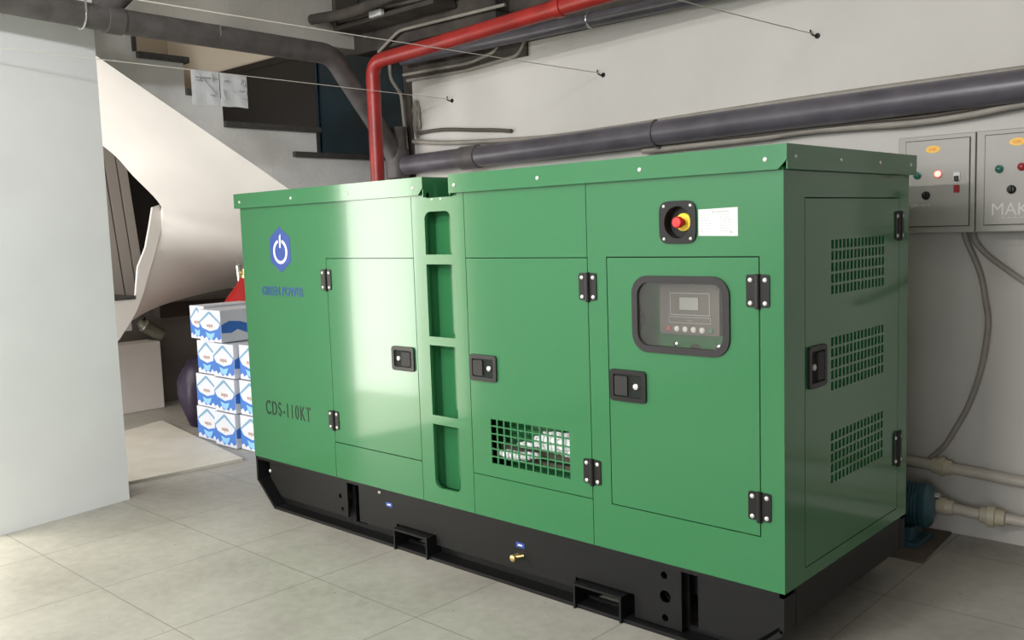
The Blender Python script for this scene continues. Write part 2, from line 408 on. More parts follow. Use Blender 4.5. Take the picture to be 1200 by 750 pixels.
# inner string of the lower flight
poly = [(.80, 1.771), (.811, 1.623), (.765, 1.49), (.721, 1.369), (.66, 1.21), (.608, 1.073), (.55, .95), (.49, .862), (.40, .744), (.25, .60), (.0, .47), (-0.2, .40), (-.2, .80), (.1, .80), (.1, 1.04), (.544, 1.044), (.583, 1.288), (.657, 1.439), (.70, 1.60), (.736, 1.751)]
bm = B(); plate(bm, poly, [], SD, -5.69, -5.715); obj('lower_stringer', bm, 'soffit', st)
for k, (ya, yb, z) in enumerate([(0.12, 0.54, 1.04), (-0.18, 0.12, 0.86)]):
    bm = B(); box(bm, -6.5, -5.78, ya, yb, z-0.25, z); obj('riser', bm, 'plaster', st)
    bm = B(); box(bm, -6.5, -5.68, ya-.02, yb+.005, z, z+0.03, 0.004); obj('tread', bm, 'granite', st)

# plinth block below the lower flight
bm = B(); box(bm, -6.75, -6.5, 0.10, 1.115, 0, 0.60, 0.006)
tag(obj('plinth_block', bm, 'plinth', base=True), 'cream painted block standing on the floor under the stairs', 'block')
# tarnished can on the plinth
t = thing('metal_can', (-6.6, 1.02, 0.6), 'small tarnished metal can lying tilted on the cream block', 'can')
a = Vector((-6.60, 1.015, 0.752)); b = Vector((-6.60, 1.14, 0.665)); d = (b-a).normalized()
bm = B(); lathe(bm, a, d, [(0, .050), (.01, .062), (.03, .062), (.035, .057), (.17, .057), (.18, .062), (.20, .062), (.204, .04)], 24); obj('body', bm, 'can', t, True)
bm = B(); cyl(bm, a+Vector((0, -.03, .025)), a, .028, .05); obj('lid', bm, 'can', t, True)
bm = B(); cyl(bm, a+Vector((0, -.01, .02)), a+Vector((.02, .01, .07)), .016, .016); obj('valve', bm, 'black', t, True)

# tall grey boards leaning in the opening behind the stairs
def leaning(y0, y1, z1, label, gap=0):
    bm = B(); dy = -0.15
    lo = [(-7.22, y0+.15, 0.0), (-7.22, y1+.15, 0.0), (-7.26, y1+.15, 0), (-7.26, y0+.15, 0)]
    hi = [(-7.30, y0+dy+.12, z1), (-7.30, y1+dy+.12, z1), (-7.34, y1+dy+.12, z1), (-7.34, y0+dy+.12, z1)]
    A = [bm.verts.new(q) for q in lo]; C = [bm.verts.new(q) for q in hi]
    bm.faces.new(A); bm.faces.new(C)
    for i in range(4): bm.faces.new((A[i], A[(i+1) % 4], C[(i+1) % 4], C[i]))
    tag(obj('leaning_board', bm, 'grey_board', base=True), label, 'board')
leaning(.94, 1.085, 2.5, 'grey board leaning behind the stairs, nearest the white pillar')
leaning(1.10, 1.20, 2.5, 'grey board leaning behind the stairs, middle of three')
leaning(1.215, 1.30, 2.5, 'grey board leaning behind the stairs, beside the dark gap')
bm = B(); box(bm, -7.6, -7.5, -0.2, 2.2, 0, 3.0); struct('doorway_dark_backing', bm, 'brown')  # dark sheet standing in for the shaded doorway behind the boards

# ================================================================= GENERATOR
L = 3.176; W = 1.072; H0 = 0.276; H1 = 1.725
G = thing('diesel_generator', (-L/2, W/2, 0), 'large green enclosed diesel generator on a black skid base', 'generator')
S1, S2, S3 = -1.760, -1.432, -0.782
T = 0.016; g = 0.003
d1 = (-2.412, -1.7635, .459, 1.375); d2 = (-1.4285, -.7855, .458, 1.375); d3 = (-.692, -.087, .456, 1.376)
def grow(r, e): return rect(r[0]-e, r[1]+e, r[2]-e, r[3]+e)

# left section: one sheet round its door
bm = B(); plate(bm, [(-L, H0), (-2.421, H0), (-2.421, .4555), (-2.4155, .4555), (-2.4155, 1.3785), (S1-g, 1.3785), (S1-g, 1.66), (-L, 1.66)], [], FR, 0, T); obj('side_panel', bm, 'green', G)
bm = B(); plate(bm, rect(-2.418, S1-g, H0, .4545), [], FR, 0, T); obj('side_panel', bm, 'green', G)
# slotted pillar
slots = [rrect(-1.678, -1.512, 1.392, 1.578, .035, corners=(0, 0, 1, 1)), rect(-1.678, -1.512, 1.032, 1.350),
         rect(-1.678, -1.512, .680, .994), rrect(-1.678, -1.512, .350, .640, .035, corners=(1, 1, 0, 0))]
bm = B(); plate(bm, [(S1, H0), (S2, H0), (S2, 1.66), (-1.496, 1.66), (-1.496, 1.637), (-1.66, 1.637), (-1.66, 1.66), (S1, 1.66)], slots, FR, 0, T); obj('slotted_pillar', bm, 'green', G)
bm = B(); box(bm, -1.70, -1.69, T, .085, .33, 1.6); box(bm, -1.50, -1.49, T, .085, .33, 1.6)
box(bm, -1.70, -1.49, .075, .085, .33, 1.6); obj('air_duct', bm, 'green', G)
# middle section
bm = B(); plate(bm, rect(S2+g, S3-g, 1.3785, 1.66), [], FR, 0, T); obj('side_panel', bm, 'green', G)
bm = B(); plate(bm, rect(S2+g, S3-g, H0, .4545), [], FR, 0, T); obj('side_panel', bm, 'green', G)
# right section
bm = B(); plate(bm, rect(S3, 0, H0, 1.66), [grow(d3, .004), rrect(-.45, -.321, 1.432, 1.562, .03)], FR, 0, T); obj('side_panel', bm, 'green', G)
# inner shell
bm = B(); box(bm, -L+.03, -.10, .135, W-.03, H0, 1.62); obj('inner_frame', bm, 'green', G)
bm = B(); box(bm, -.10, -.07, .02, W-.03, H0, 1.62); obj('acoustic_lining', bm, 'foam', G)
for jx0, jx1 in ((-.74, -.685), (-.094, -.078), (-2.46, -2.405), (S3-.012, S3+.02), (S1-.012, S1+.012), (S2-.012, S2+.012)):
    bm = B(); box(bm, jx0, jx1, T+.001, .118, .30, 1.62); obj('door_jamb', bm, 'foam', G)
for jx0, jx1, jz in ((-.684, -.095, .45), (-.684, -.095, 1.376), (-2.404, S1-.013, .456), (-2.404, S1-.013, 1.377), (S2+.013, S3-.013, .456), (S2+.013, S3-.013, 1.377)):
    bm = B(); box(bm, jx0, jx1, T+.001, .05, jz-.02, jz+.012); obj('door_sill', bm, 'foam', G)
# end panels
DS = (.150, .970, .325, 1.560)
vents = [(.345, .825, 1.228, 1.424), (.345, .825, .893, 1.087), (.345, .825, .563, .752)]
bm = B(); plate(bm, rect(T, W, H0, 1.66), [grow(DS, .004)], SD, 0, -T); obj('end_panel', bm, 'green', G)
bm = B(); box(bm, -L, -L+T, T, W, H0, 1.66); obj('end_panel', bm, 'green', G)
bm = B(); box(bm, -L+T, -T, W-T, W, H0, 1.66); obj('back_panel', bm, 'green', G)
holes = []
for (a0, a1, b0, b1) in vents:
    nc, nr = 15, 5; cw = (a1-a0)/nc; ch = (b1-b0)/nr
    for i in range(nc):
        for j in range(nr):
            holes.append(rect(a0+i*cw+.006, a0+(i+1)*cw-.006, b0+j*ch+.0045, b0+(j+1)*ch-.0045))
sdo = B(); plate(sdo, rect(*DS), holes, SD, 0, -T)
side_door = obj('side_door', sdo, 'green', G)

# roofs with turned-down lips, chamfered where they stop
def roof(x0, x1, cl, cr):
    bm = B()
    zt, zb, e = 1.728, 1.650, .022
    A = [(x0, zt), (x0, zb+(.03 if cl else 0)), (x0+(.03 if cl else 0), zb), (x1-(.03 if cr else 0), zb), (x1, zb+(.03 if cr else 0)), (x1, zt)]
    plate(bm, A, [], FR, -e, -e+.004)
    plate(bm, A, [], FR, W+e-.004, W+e)
    box(bm, x0, x1, -e+.004, W+e-.004, zt-.004, zt)
    return bm
bm = roof(-L-.022, -1.66, 0, 1)
plate(bm, [(-.018, 1.65), (W+.018, 1.65), (W+.018, 1.724), (-.018, 1.724)], [], SD, -L-.022, -L-.018)
box(bm, -1.664, -1.66, -.018, W+.018, 1.64, 1.724)
rl = obj('roof_panel', bm, 'green', G)
bm = roof(-1.496, .022, 0, 1)
plate(bm, [(-.018, 1.65), (W+.018, 1.65), (W+.018, 1.724), (-.018, 1.724)], [], SD, .022, .018)
box(bm, -1.496, -1.492, -.018, W+.018, 1.64, 1.724)
rr = obj('roof_panel', bm, 'green', G)
bm = B(); box(bm, -1.66, -1.496, .014, W, 1.618, 1.632); obj('roof_gutter', bm, 'foam', G)
bm = B(); tube(bm, round_path([(-1.60, .12, 1.63), (-1.60, .12, 1.70), (-1.51, .12, 1.712)], .025), .014); obj('exhaust_elbow', bm, 'green', G, True)
def screw(p, n, r, par, m='white_steel', name='screw'):
    bm = B(); n = Vector(n); lathe(bm, Vector(p)-n*.001, n, [(0, r), (r*.35, r*.92), (r*.6, r*.6), (r*.7, .0002)], 12)
    return obj(name, bm, m, par, True)
for x in (-3.139, -2.654, -2.189, -1.721): screw((x, -.022, 1.683), (0, -1, 0), .0085, rl)
for x in (-1.462, -.999, -.525, -.05): screw((x, -.022, 1.683), (0, -1, 0), .0085, rr)
for y in (.04, .38, .72, 1.03): screw((.022, y, 1.690), (1, 0, 0), .007, rr, 'steel')
for x in (-1.625, -1.57): screw((x, 0, 1.63), (0, -1, 0), .006, G)

# doors -------------------------------------------------------------
def latch(parent, x0, x1, z0, z1, lock_left, axis='F', tone='black_plastic'):
    mp = (lambda u, v, d: (u, -d, v)) if axis == 'F' else (lambda u, v, d: (d, u, v))
    bm = B(); w, h = x1-x0, z1-z0; b = .017
    plate(bm, rrect(x0, x1, z0, z1, .014), [rrect(x0+b, x1-b, z0+b, z1-b, .008)], mp, .0005, .009)
    plate(bm, rect(x0+b, x1-b, z0+b, z1-b), [], mp, .0005, .002, 1)
    lt = obj('latch', bm, [tone, 'foam'], parent)
    bm = B()
    if lock_left: plate(bm, rrect(x0+w*.46, x1-b-.006, z0+b+.006, z1-b-.006, .006), [], mp, .002, .010)
    else: plate(bm, rrect(x0+b+.006, x0+w*.50, z0+b+.006, z1-b-.006, .006), [], mp, .002, .010)
    obj('paddle', bm, 'rubber', lt)
    c = Vector(mp(x0+w*(.30 if lock_left else .72), (z0+z1)/2, .002)); n = Vector(mp(0, 0, 1))
    bm = B(); lathe(bm, c, n, [(0, .011), (.006, .011), (.008, .008), (.0085, .0003)], 16); obj('lock', bm, 'white_steel', lt, True)
    return lt
def hinge(x, z0, z1, axis='F', sc=1.0):
    mp = (lambda u, v, d: (u, -d, v)) if axis == 'F' else (lambda u, v, d: (d, u, v))
    bm = B(); w = .041*sc
    plate(bm, rrect(x-w, x-.009*sc, z0+.006, z1-.002, .008), [], mp, 0, .005)
    plate(bm, rrect(x+.009*sc, x+w, z0+.006, z1-.002, .008), [], mp, 0, .005)
    cyl(bm, mp(x, z0, .005), mp(x, z1, .005), .0095*sc, n=14)
    h = obj('hinge', bm, 'black_plastic', G, True)
    for sx in (-1, 1):
        for sz in (.17, .83):
            screw(mp(x+sx*.026*sc, z0+(z1-z0)*sz, .005), Vector(mp(0, 0, 1)), .0082*sc, h)
bm = B(); plate(bm, rect(*d1), [], FR, 0, T); D1 = obj('door', bm, 'green', G)
gh = []
nc, nr = 11, 6; a0, a1, b0, b1 = -1.321, -.889, .513, .707
for i in range(nc):
    for j in range(nr):
        cw = (a1-a0)/nc; ch = (b1-b0)/nr; gh.append(rect(a0+i*cw+.0035, a0+(i+1)*cw-.0035, b0+j*ch+.0028, b0+(j+1)*ch-.0028))
bm = B(); plate(bm, rect(*d2), gh, FR, 0, .006); D2 = obj('door', bm, 'green', G)
win = (-.581, -.190, 1.041, 1.313)
bm = B(); plate(bm, rect(*d3), [rrect(win[0]+.02, win[1]-.02, win[2]+.02, win[3]-.02, .05)], FR, 0, T); D3 = obj('door', bm, 'green', G)
latch(D1, -1.934, -1.781, .864, .975, True); latch(D2, -1.424, -1.268, .862, .973, False); latch(D3, -.686, -.527, .852, .969, False)
latch(side_door, .165, .300, .928, 1.070, True, 'S')
for hx, z in ((-2.418, (1.216, 1.325)), (-2.414, (.517, .617)), (S3, (1.212, 1.322)), (S3, (.510, .613)), (-.0885, (1.209, 1.323)), (-.0865, (.503, .606))): hinge(hx, *z)
hinge(.968, 1.398, 1.512, 'S'); hinge(.968, .498, .640, 'S')
# window in the control door
bm = B(); plate(bm, rrect(*win, .065, 8), [rrect(win[0]+.024, win[1]-.024, win[2]+.024, win[3]-.024, .045, 8)], FR, -.008, .006)
obj('window_gasket', bm, 'rubber', D3)
bm = B(); plate(bm, rrect(win[0]+.021, win[1]-.021, win[2]+.021, win[3]-.021, .045, 8), [], FR, .000, .003); obj('window_pane', bm, 'glass', D3)
# controller behind it
bm = B(); box(bm, -.70, -.12, .115, .128, .95, 1.40); obj('control_plate', bm, 'green', G)
bm = B(); plate(bm, rrect(-.524, -.282, 1.099, 1.278, .008), [], FR, .088, .115); cp = obj('controller', bm, 'panel_grey', G)
bm = B(); plate(bm, rect(-.480, -.318, 1.168, 1.248), [rect(-.477, -.321, 1.171, 1.245)], FR, .086, .089); obj('bezel', bm, 'ink_soft', cp)
bm = B(); plate(bm, rect(-.440, -.364, 1.188, 1.232), [], FR, .085, .089); obj('screen', bm, 'screen', cp)
bm = B(); plate(bm, rect(-.486, -.315, 1.140, 1.162), [rect(-.484, -.317, 1.142, 1.160)], FR, .086, .089); merge(bm, text('mains', .012, (-.400, .087, 1.147), (1, 0, 0), (0, 0, 1), .8, align='CENTER')); obj('legend', bm, 'ink_soft', cp)
for i, mm in enumerate(['btn_red', 'btn_white', 'btn_white', 'btn_white', 'btn_white', 'btn_green']):
    bm = B(); lathe(bm, (-.488+i*.0345, .089, 1.119-.0004*i), (0, -1, 0), [(0, .0105), (.004, .0105), (.006, .008), (.0062, .0003)], 16)
    o = obj('button', bm, mm, cp, True)
    o['label'] = {'btn_red': 'red round button', 'btn_white': 'white round button', 'btn_green': 'green round button'}[mm]
for x, z in ((-.475, 1.058), (-.300, 1.058)): screw((x, .115, z), (0, -1, 0), .012, G, 'steel', 'bolt')
bm = B(); lathe(bm, (-.392, .115, 1.045), (0, -1, 0), [(0, .019), (.012, .019), (.02, .014), (.021, .0005)]); obj('key_switch', bm, 'rubber', G, True)
bm = B()
tube(bm, smooth_path([(-.645, .08, 1.36), (-.60, .07, 1.27), (-.632, .07, 1.20), (-.595, .075, 1.15), (-.63, .08, 1.08), (-.60, .08, 1.0)]), .013)
tube(bm, smooth_path([(-.62, .06, 1.38), (-.64, .05, 1.24), (-.60, .06, 1.19), (-.64, .06, 1.12), (-.615, .07, 1.0)]), .011)
tube(bm, smooth_path([(-.66, .06, 1.38), (-.66, .05, 1.24), (-.63, .06, 1.15), (-.66, .06, 1.0)]), .012); obj('cable_loom', bm, 'black', G, True)
bm = B(); box(bm, -.603, -.592, .055, .058, 1.215, 1.29); obj('cable_tag', bm, 'paper', G)

# emergency stop in its black cup
c = (-.3855, 0, 1.4965)
bm = B()
plate(bm, [(c[0]+.073*math.copysign(abs(math.cos(a))**.42, math.cos(a)), c[2]+.073*math.copysign(abs(math.sin(a))**.42, math.sin(a))) for a in [2*PI*i/48 for i in range(48)]],
      [[(c[0]+.052*math.cos(2*PI*i/32), c[2]+.055*math.sin(2*PI*i/32)) for i in range(32)]], FR, -.008, 0)
cup = [(0, .052, .055), (.035, .050, .053), (.036, .001, .001)]
rings = [[bm.verts.new((c[0]+ra*math.cos(2*PI*i/32), -.006+dd, c[2]+rb*math.sin(2*PI*i/32))) for i in range(32)] for dd, ra, rb in cup]
for a, b in zip(rings, rings[1:]):
    for i in range(32): bm.faces.new((a[i], a[(i+1) % 32], b[(i+1) % 32], b[i]))
es = obj('emergency_stop', bm, 'black_plastic', G)
bm = B(); lathe(bm, (c[0]+.008, .032, c[2]), (0, -1, 0), [(0, .031), (.012, .031), (.014, .029), (.0145, .001)], 28); obj('collar', bm, 'yellow', es, True)
bm = B(); lathe(bm, (c[0]+.006, .02, c[2]), (0, -1, 0), [(0, .012), (.022, .012), (.024, .019), (.038, .0195), (.043, .016), (.0445, .0005)], 28); obj('push_button', bm, 'red_plastic', es, True)
for sx in (-1, 1):
    for sz in (-1, 1): screw((c[0]+sx*.053, -.008, c[2]+sz*.056), (0, -1, 0), .0058, es)
# rating plate
bm = B(); plate(bm, [(-.306, 1.449), (-.159, 1.446), (-.159, 1.5395), (-.306, 1.5365)], [], FR, -.0012, 0); lp = obj('rating_label', bm, 'paper', G)
bm = B()
box(bm, -.252, -.246, -.0018, -.0012, 1.523, 1.531)
random.seed(7)
for k in range(7):
    z = 1.516-.009*k
    for x0_, n_ in ((-.298, 3), (-.225, 3)):
        x = x0_
        for q in range(n_):
            ww = random.uniform(.006, .016); box(bm, x, x+ww, -.0016, -.0012, z, z+.0025); x += ww+.004
box(bm, -.240, -.19, -.0017, -.0012, 1.525, 1.529); box(bm, -.187, -.178, -.0016, -.0012, 1.455, 1.462)
obj('print', bm, 'ink_soft', lp)
# logo and lettering
hx, hz, hw, hh = -2.807, 1.423, .093, .118
bm = B(); plate(bm, [(hx, hz-hh), (hx+hw, hz-hh*.52), (hx+hw, hz+hh*.52), (hx, hz+hh), (hx-hw, hz+hh*.52), (hx-hw, hz-hh*.52)], [], FR, -.0012, 0); lg = obj('logo_badge', bm, 'blue', G)
bm = B(); N = 40
ro = [(hx+.064*math.sin(2*PI*i/N), hz-.010+.064*math.cos(2*PI*i/N)) for i in range(N)]
ri = [(hx+.049*math.sin(2*PI*i/N), hz-.010+.049*math.cos(2*PI*i/N)) for i in range(N)]
arc = [i for i in range(2, N-1)]
plate(bm, [ro[i] for i in arc]+[ri[i] for i in reversed(arc)], [], FR, -.002, -.0012)
plate(bm, [(hx-.006, hz+.01), (hx+.006, hz+.01), (hx+.010, hz+.082), (hx-.004, hz+.07)], [], FR, -.002, -.0012)
obj('power_symbol', bm, 'white', lg)
obj('logo_lettering', text('GREEN POWER', .066, (-2.812, -.001, 1.183), (1, 0, 0), (0, 0, 1), .84, .0008, .0006, 'CENTER'), 'logo_text', G)
obj('model_lettering', text('CDS-110KT', .108, (-3.035, -.001, .533), (1, 0, 0), (0, 0, 1), .66, .0008, .0004, 'LEFT', 1.22), 'dark_green', G)

# skid base ------------------------------------------------------------
out = [(-L+.005, H0), (-L+.005, .139), (-3.012, 0), (-.16, 0), (-.004, .139), (-.004, H0)]
def web(y, th):
    bm = B()
    hol = [rect(-2.375, -2.285, .035, .245), rect(-.41, -.352, .035, .245)]
    for hx_, hz_, r_ in ((-.488, .216, .014), (-.484, .136, .024), (-.486, .055, .014), (-2.445, .155, .012), (-2.43, .085, .010)):
        hol.append([(hx_+r_*math.cos(2*PI*i/16), hz_+r_*math.sin(2*PI*i/16)) for i in range(16)])
    hol += [rect(-1.978, -1.742, .028, .097), rect(-.886, -.655, .028, .097)]
    plate(bm, [(out[0][0], H0-.003), out[1], (-3.012, .003), (-.16, .003), out[4], (out[5][0], H0-.003)], hol, FR, y, y+th); return bm
obj('skid_rail', web(.075, .012), 'black', G)
def circ(hx_, hz_, r_): return [(hx_+r_*math.cos(2*PI*i/16), hz_+r_*math.sin(2*PI*i/16)) for i in range(16)]
bm = B(); plate(bm, [(-3.085, .262), (-3.085, .16), (-2.985, .065), (-2.385, .065), (-2.385, .262)], [circ(-2.445, .165, .012), circ(-2.43, .10, .010)], FR, .034, .046); obj('skid_cover', bm, 'black', G)
bm = B(); plate(bm, [(-2.285, .262), (-2.285, .065), (-2.0, .065), (-2.0, .11), (-1.72, .11), (-1.72, .065), (-.905, .065), (-.905, .11), (-.62, .11), (-.62, .022), (-.415, .022), (-.415, .262)],
                    [circ(-.488, .216, .014), circ(-.484, .136, .024), circ(-.486, .055, .014)], FR, .030, .042); obj('skid_cover', bm, 'black', G)
bm = B(); plate(bm, [(-.348, .262), (-.348, .05), (-.15, .05), (-.03, .15), (-.03, .262)], [], FR, .034, .046); obj('skid_cover', bm, 'black', G)
obj('skid_rail', web(W-.055, .012), 'black', G)
def strip(y0, y1):
    bm = B(); t = .016
    for a, b in zip(out, out[1:]+[out[0]]):
        a, b = Vector((a[0], a[1])), Vector((b[0], b[1])); dd = (b-a).normalized(); n = Vector((-dd.y, dd.x))*t
        vs = [(a.x, a.y), (b.x, b.y), (b.x+n.x, b.y+n.y), (a.x+n.x, a.y+n.y)]
        vs = [(u, max(v, .0005)) for u, v in vs]
        plate(bm, vs, [], FR, y0, y1)
    return bm
obj('skid_flange', strip(0.001, .075), 'black', G)
obj('skid_flange', strip(W-.043, W-.001), 'black', G)
bm = B()
plate(bm, [(-.004, .139), (-.018, .139), (-.172, .003), (-.16, .001)], [], FR, .09, W-.06)
box(bm, -.018, -.004, .09, W-.06, .139, H0-.004); obj('skid_end_plate', bm, 'black', G)
bm = B(); plate(bm, [(-3.171, .139), (-3.157, .139), (-3.0, .003), (-3.012, .001)], [], FR, .09, W-.06)
box(bm, -3.171, -3.157, .09, W-.06, .139, H0-.004)
obj('skid_end_plate', bm, 'black', G)
bm = B(); box(bm, -2.95, -.25, .12, W-.12, .125, H0-.004, .01); obj('fuel_tank', bm, 'black', G)
for x0, x1 in ((-1.978, -1.742), (-.886, -.655)):
    bm = B()
    box(bm, x0, x1, -.012, W-.002, .094, .103); box(bm, x0, x0+.009, -.012, W-.002, .001, .094); box(bm, x1-.009, x1, -.012, W-.002, .001, .094)
    obj('forklift_pocket', bm, 'black', G)
for x, z in ((-2.12, .243), (-3.085, .195)): screw((x, .030 if x > -3 else .034, z), (0, -1, 0), .010, G, 'white_steel', 'bolt')
for x, z in ((-2.05, .193), (-1.199, .176)):
    bm = B(); box(bm, x-.024, x+.024, .0285, .030, z-.011, z+.011); s = obj('sticker', bm, 'blue', G, label='small blue rectangular sticker')
    bm = B(); box(bm, x-.012, x+.012, .0278, .0285, z-.003, z+.003); obj('print', bm, 'white', s)
bm = B(); cyl(bm, (-1.215, .030, .128), (-1.215, .002, .125), .011, .010, 14); cyl(bm, (-1.18, .030, .135), (-1.205, .012, .130), .006, n=10)
lathe(bm, (-1.215, .002, .125), (0, -1, 0), [(0, .014), (.008, .014), (.012, .008), (.0125, .0005)], 14); obj('drain_valve', bm, 'brass', G, True)

# crumpled white plastic inside the grille
bm = B()
def blob(cx, cy, cz, sx, sy, sz, seed):
    b2 = B(); bmesh.ops.create_icosphere(b2, subdivisions=4, radius=1)
    for v in b2.verts:
        k = 1+.30*noise.noise(v.co*2.6+Vector((seed, 0, 0)))+.12*noise.noise(v.co*7+Vector((0, seed, 0)))
        v.co = Vector((cx+v.co.x*k*sx, cy+v.co.y*k*sy, cz+v.co.z*k*sz+.12*sz*v.co.x))
    merge(bm, b2)
blob(-.975, .048, .637, .135, .030, .042, 1.0); blob(-.925, .055, .615, .075, .028, .034, 5.0); blob(-1.17, .06, .600, .05, .02, .014, 9.0)
blob(-1.23, .045, .552, .085, .022, .018, 3.0)
blob(-1.13, .045, .566, .05, .02, .012, 6.0)
tag(obj('plastic_sheet', bm, 'plastic_white', smooth=True), 'crumpled white plastic sheet behind the square-hole grille of the generator door', 'plastic sheet')
bm = B(); box(bm, -1.35, -.80, .09, .105, .545, .585); box(bm, -1.35, -.86, .105, .134, .505, .53); obj('engine_rail', bm, 'rust', G)

# ================================================================= WALL CABINETS
def cabinet(x0, x1, label, lit, text_, xs):
    z0, z1, yf = 1.411, 1.842, 1.600
    K = thing('control_cabinet', ((x0+x1)/2, 1.68, z0), label, 'electrical cabinet', 'grey wall cabinets above the pipes')
    bm = B(); box(bm, x0, x1, yf, YB-.001, z0, z1, .004); obj('cabinet_body', bm, 'cab', K)
    dx0, dx1, dz0, dz1 = x0+.036, x1-.022, 1.442, 1.820
    bm = B(); plate(bm, rect(dx0-.003, dx1+.003, dz0-.003, dz1+.003), [], FR, yf-.0012, yf); obj('door_seal', bm, 'gasket', K)
    bm = B(); box(bm, dx0, dx1, yf-.008, yf-.001, dz0, dz1, .002); dr = obj('door', bm, 'cab', K)
    y = yf-.008
    def lamp(u, v, m, r=.014, rim=None):
        bm = B(); lathe(bm, (x0+u, y, v), (0, -1, 0), [(0, r*1.25), (.004, r*1.25), (.005, r)], 20)
        o = obj('indicator_lamp', bm, rim or m, dr, True)
        bm = B(); lathe(bm, (x0+u, y-.005, v), (0, -1, 0), [(0, r), (.008, r*.9), (.013, r*.5), (.0135, .0004)], 20); obj('lens', bm, m, o, True)
    def knob(u, v):
        bm = B(); lathe(bm, (x0+u, y, v), (0, -1, 0), [(0, .018), (.006, .018), (.008, .014), (.016, .013), (.0165, .0004)], 20)
        bm2 = B(); box(bm2, x0+u-.005, x0+u+.005, y-.028, y-.015, v-.013, v+.013, .002); merge(bm, bm2)
        obj('selector_knob', bm, 'black_plastic', dr, True)
    bm = B(); N_ = 28
    plate(bm, [(x0+xs['s'][0]+.031*math.cos(2*PI*i/N_), xs['s'][1]+.0165*math.sin(2*PI*i/N_)) for i in range(N_)], [], FR, y-.001, y)
    sk = obj('sticker', bm, 'orange', dr, label='oval orange sticker')
    obj('print', text('OK', .017, (x0+xs['s'][0], y-.0014, xs['s'][1]-.006), (1, 0, 0), (0, 0, 1), 1.3, .0003, .0004, 'CENTER'), 'orange_ink', sk)
    lamp(*xs['g'], 'lamp_green')
    lamp(*xs['r'], 'lamp_lit' if lit else 'lamp_red', rim='lamp_rim' if lit else None)
    knob(*xs['k'])
    if 'sw' in xs:
        u, v = xs['sw']
        bm = B(); box(bm, x0+u-.014, x0+u+.014, y-.005, y, v-.012, v+.022, .001); o = obj('switch', bm, 'paper', dr)
        bm = B(); box(bm, x0+u-.009, x0+u+.009, y-.014, y-.004, v-.016, v+.006, .002); obj('toggle', bm, 'black_plastic', o)
        bm = B(); box(bm, x0+u-.012, x0+u+.012, y-.004, y, v-.066, v-.034, .001); obj('fuse_holder', bm, 'lamp_red', dr)
    bm = text(text_[0], text_[1], (x0+text_[2], y-.0006, text_[3]), (1, 0, 0), (0, 0, 1), .95, .0003, 0)
    # faint chalk strokes under the controls
    for k in range(text_[4]):
        ux_ = x0+text_[5]+k*.012; box(bm, ux_, ux_+.008, y-.0008, y, text_[6], text_[6]+.002+.003*(k % 2))
    obj('chalk_marks', bm, 'chalk', dr)
    return K
cabinet(-.236, .090, 'grey wall cabinet with a lit red lamp, partly behind the generator', True, ('ge', .03, .06, 1.530, 6, .075, 1.534),
        {'s': (.153, 1.780), 'g': (.088, 1.669), 'r': (.176, 1.671), 'sw': (.254, 1.652), 'k': (.126, 1.579)})
cabinet(.094, .418, 'grey wall cabinet with chalked letters at the right edge of the photo', False, ('MAK', .074, .062, 1.482, 9, .095, 1.468),
        {'s': (.161, 1.785), 'g': (.094, 1.676), 'r': (.18, 1.68), 'k': (.142, 1.588)})

# ================================================================= PIPES
def pipe(name, pts, r, m, label, cat='pipe', n=20, joints=(), jm=None, jr=1.18, jl=.05, group=None):
    K = thing(name, pts[0], label, cat, group)
    bm = B(); tube(bm, pts, r, n); obj('pipe_run', bm, m, K, True)
    for p, d in joints:
        p = Vector(p); d = Vector(d).normalized()
        bm = B(); lathe(bm, p-d*jl/2, d, [(0, r*1.02), (.002, r*jr), (jl-.002, r*jr), (jl, r*1.02)], n); obj('coupling', bm, jm or m, K, True)
    return K
P = pipe('drain_pipe', [(-3.70, 1.665, 1.965), (-2.3, 1.665, 1.98), (-1.0, 1.665, 2.003), (.26, 1.665, 2.022), (4.98, 1.665, 2.08)], .069, 'pipe_grey',
     'thick dark grey pipe running along the white wall above the generator', joints=[((-3.05, 1.665, 1.972), (1, 0, .01)), ], jm='pipe_dirty', jr=1.12, jl=.16)
for x, z in ((-1.58, 1.992), (1.2, 2.033)):
    bm = B(); tube(bm, [(x, 1.665+.073*math.cos(a), z+.073*math.sin(a)) for a in [PI*.5+PI*i/10 for i in range(11)]], .006, 8); box(bm, x-.012, x+.012, 1.66, YB-.001, z-.082, z-.072); obj('bracket', bm, 'pipe_dirty', P)
# grey pipe over the stair opening that dips to the wall pipe
P = pipe('drain_pipe', round_path([(-3.38, -3.0, 2.72), (-3.57, -1.2, 2.69), (-3.60, -.38, 2.663), (-3.60, .98, 2.645), (-3.80, 1.60, 2.11), (-3.80, 1.665, 1.965)], .09), .066, 'pipe_dirty',
     'dark grey pipe crossing above the stair opening and bending down behind the red pipe', joints=[((-3.60, -.43, 2.665), (0, 1, -.02))], jr=1.12, jl=.09)
bm = B(); tube(bm, round_path([(-3.60, -.50, 2.68), (-3.60, -.33, 2.85), (-3.60, -.20, 3.19)], .07), .058, 18); obj('branch', bm, 'pipe_dirty', P, True)
bm = B(); tube(bm, [(-3.60, -.62+.002*i, 2.665+.073*math.sin(-PI/2+PI*i/8*1.0)) if False else (-3.60+.072*math.cos(a), -.60, 2.668+.072*math.sin(a)) for i, a in enumerate([PI+PI*k/12 for k in range(13)])], .005, 8); box(bm, -3.535, -3.525, -.605, -.595, 2.67, 3.245); obj('bracket', bm, 'steel', P)
bm = B(); box(bm, -3.540, -3.534, .16, .166, 2.645, 2.71); obj('hook', bm, 'steel', P)
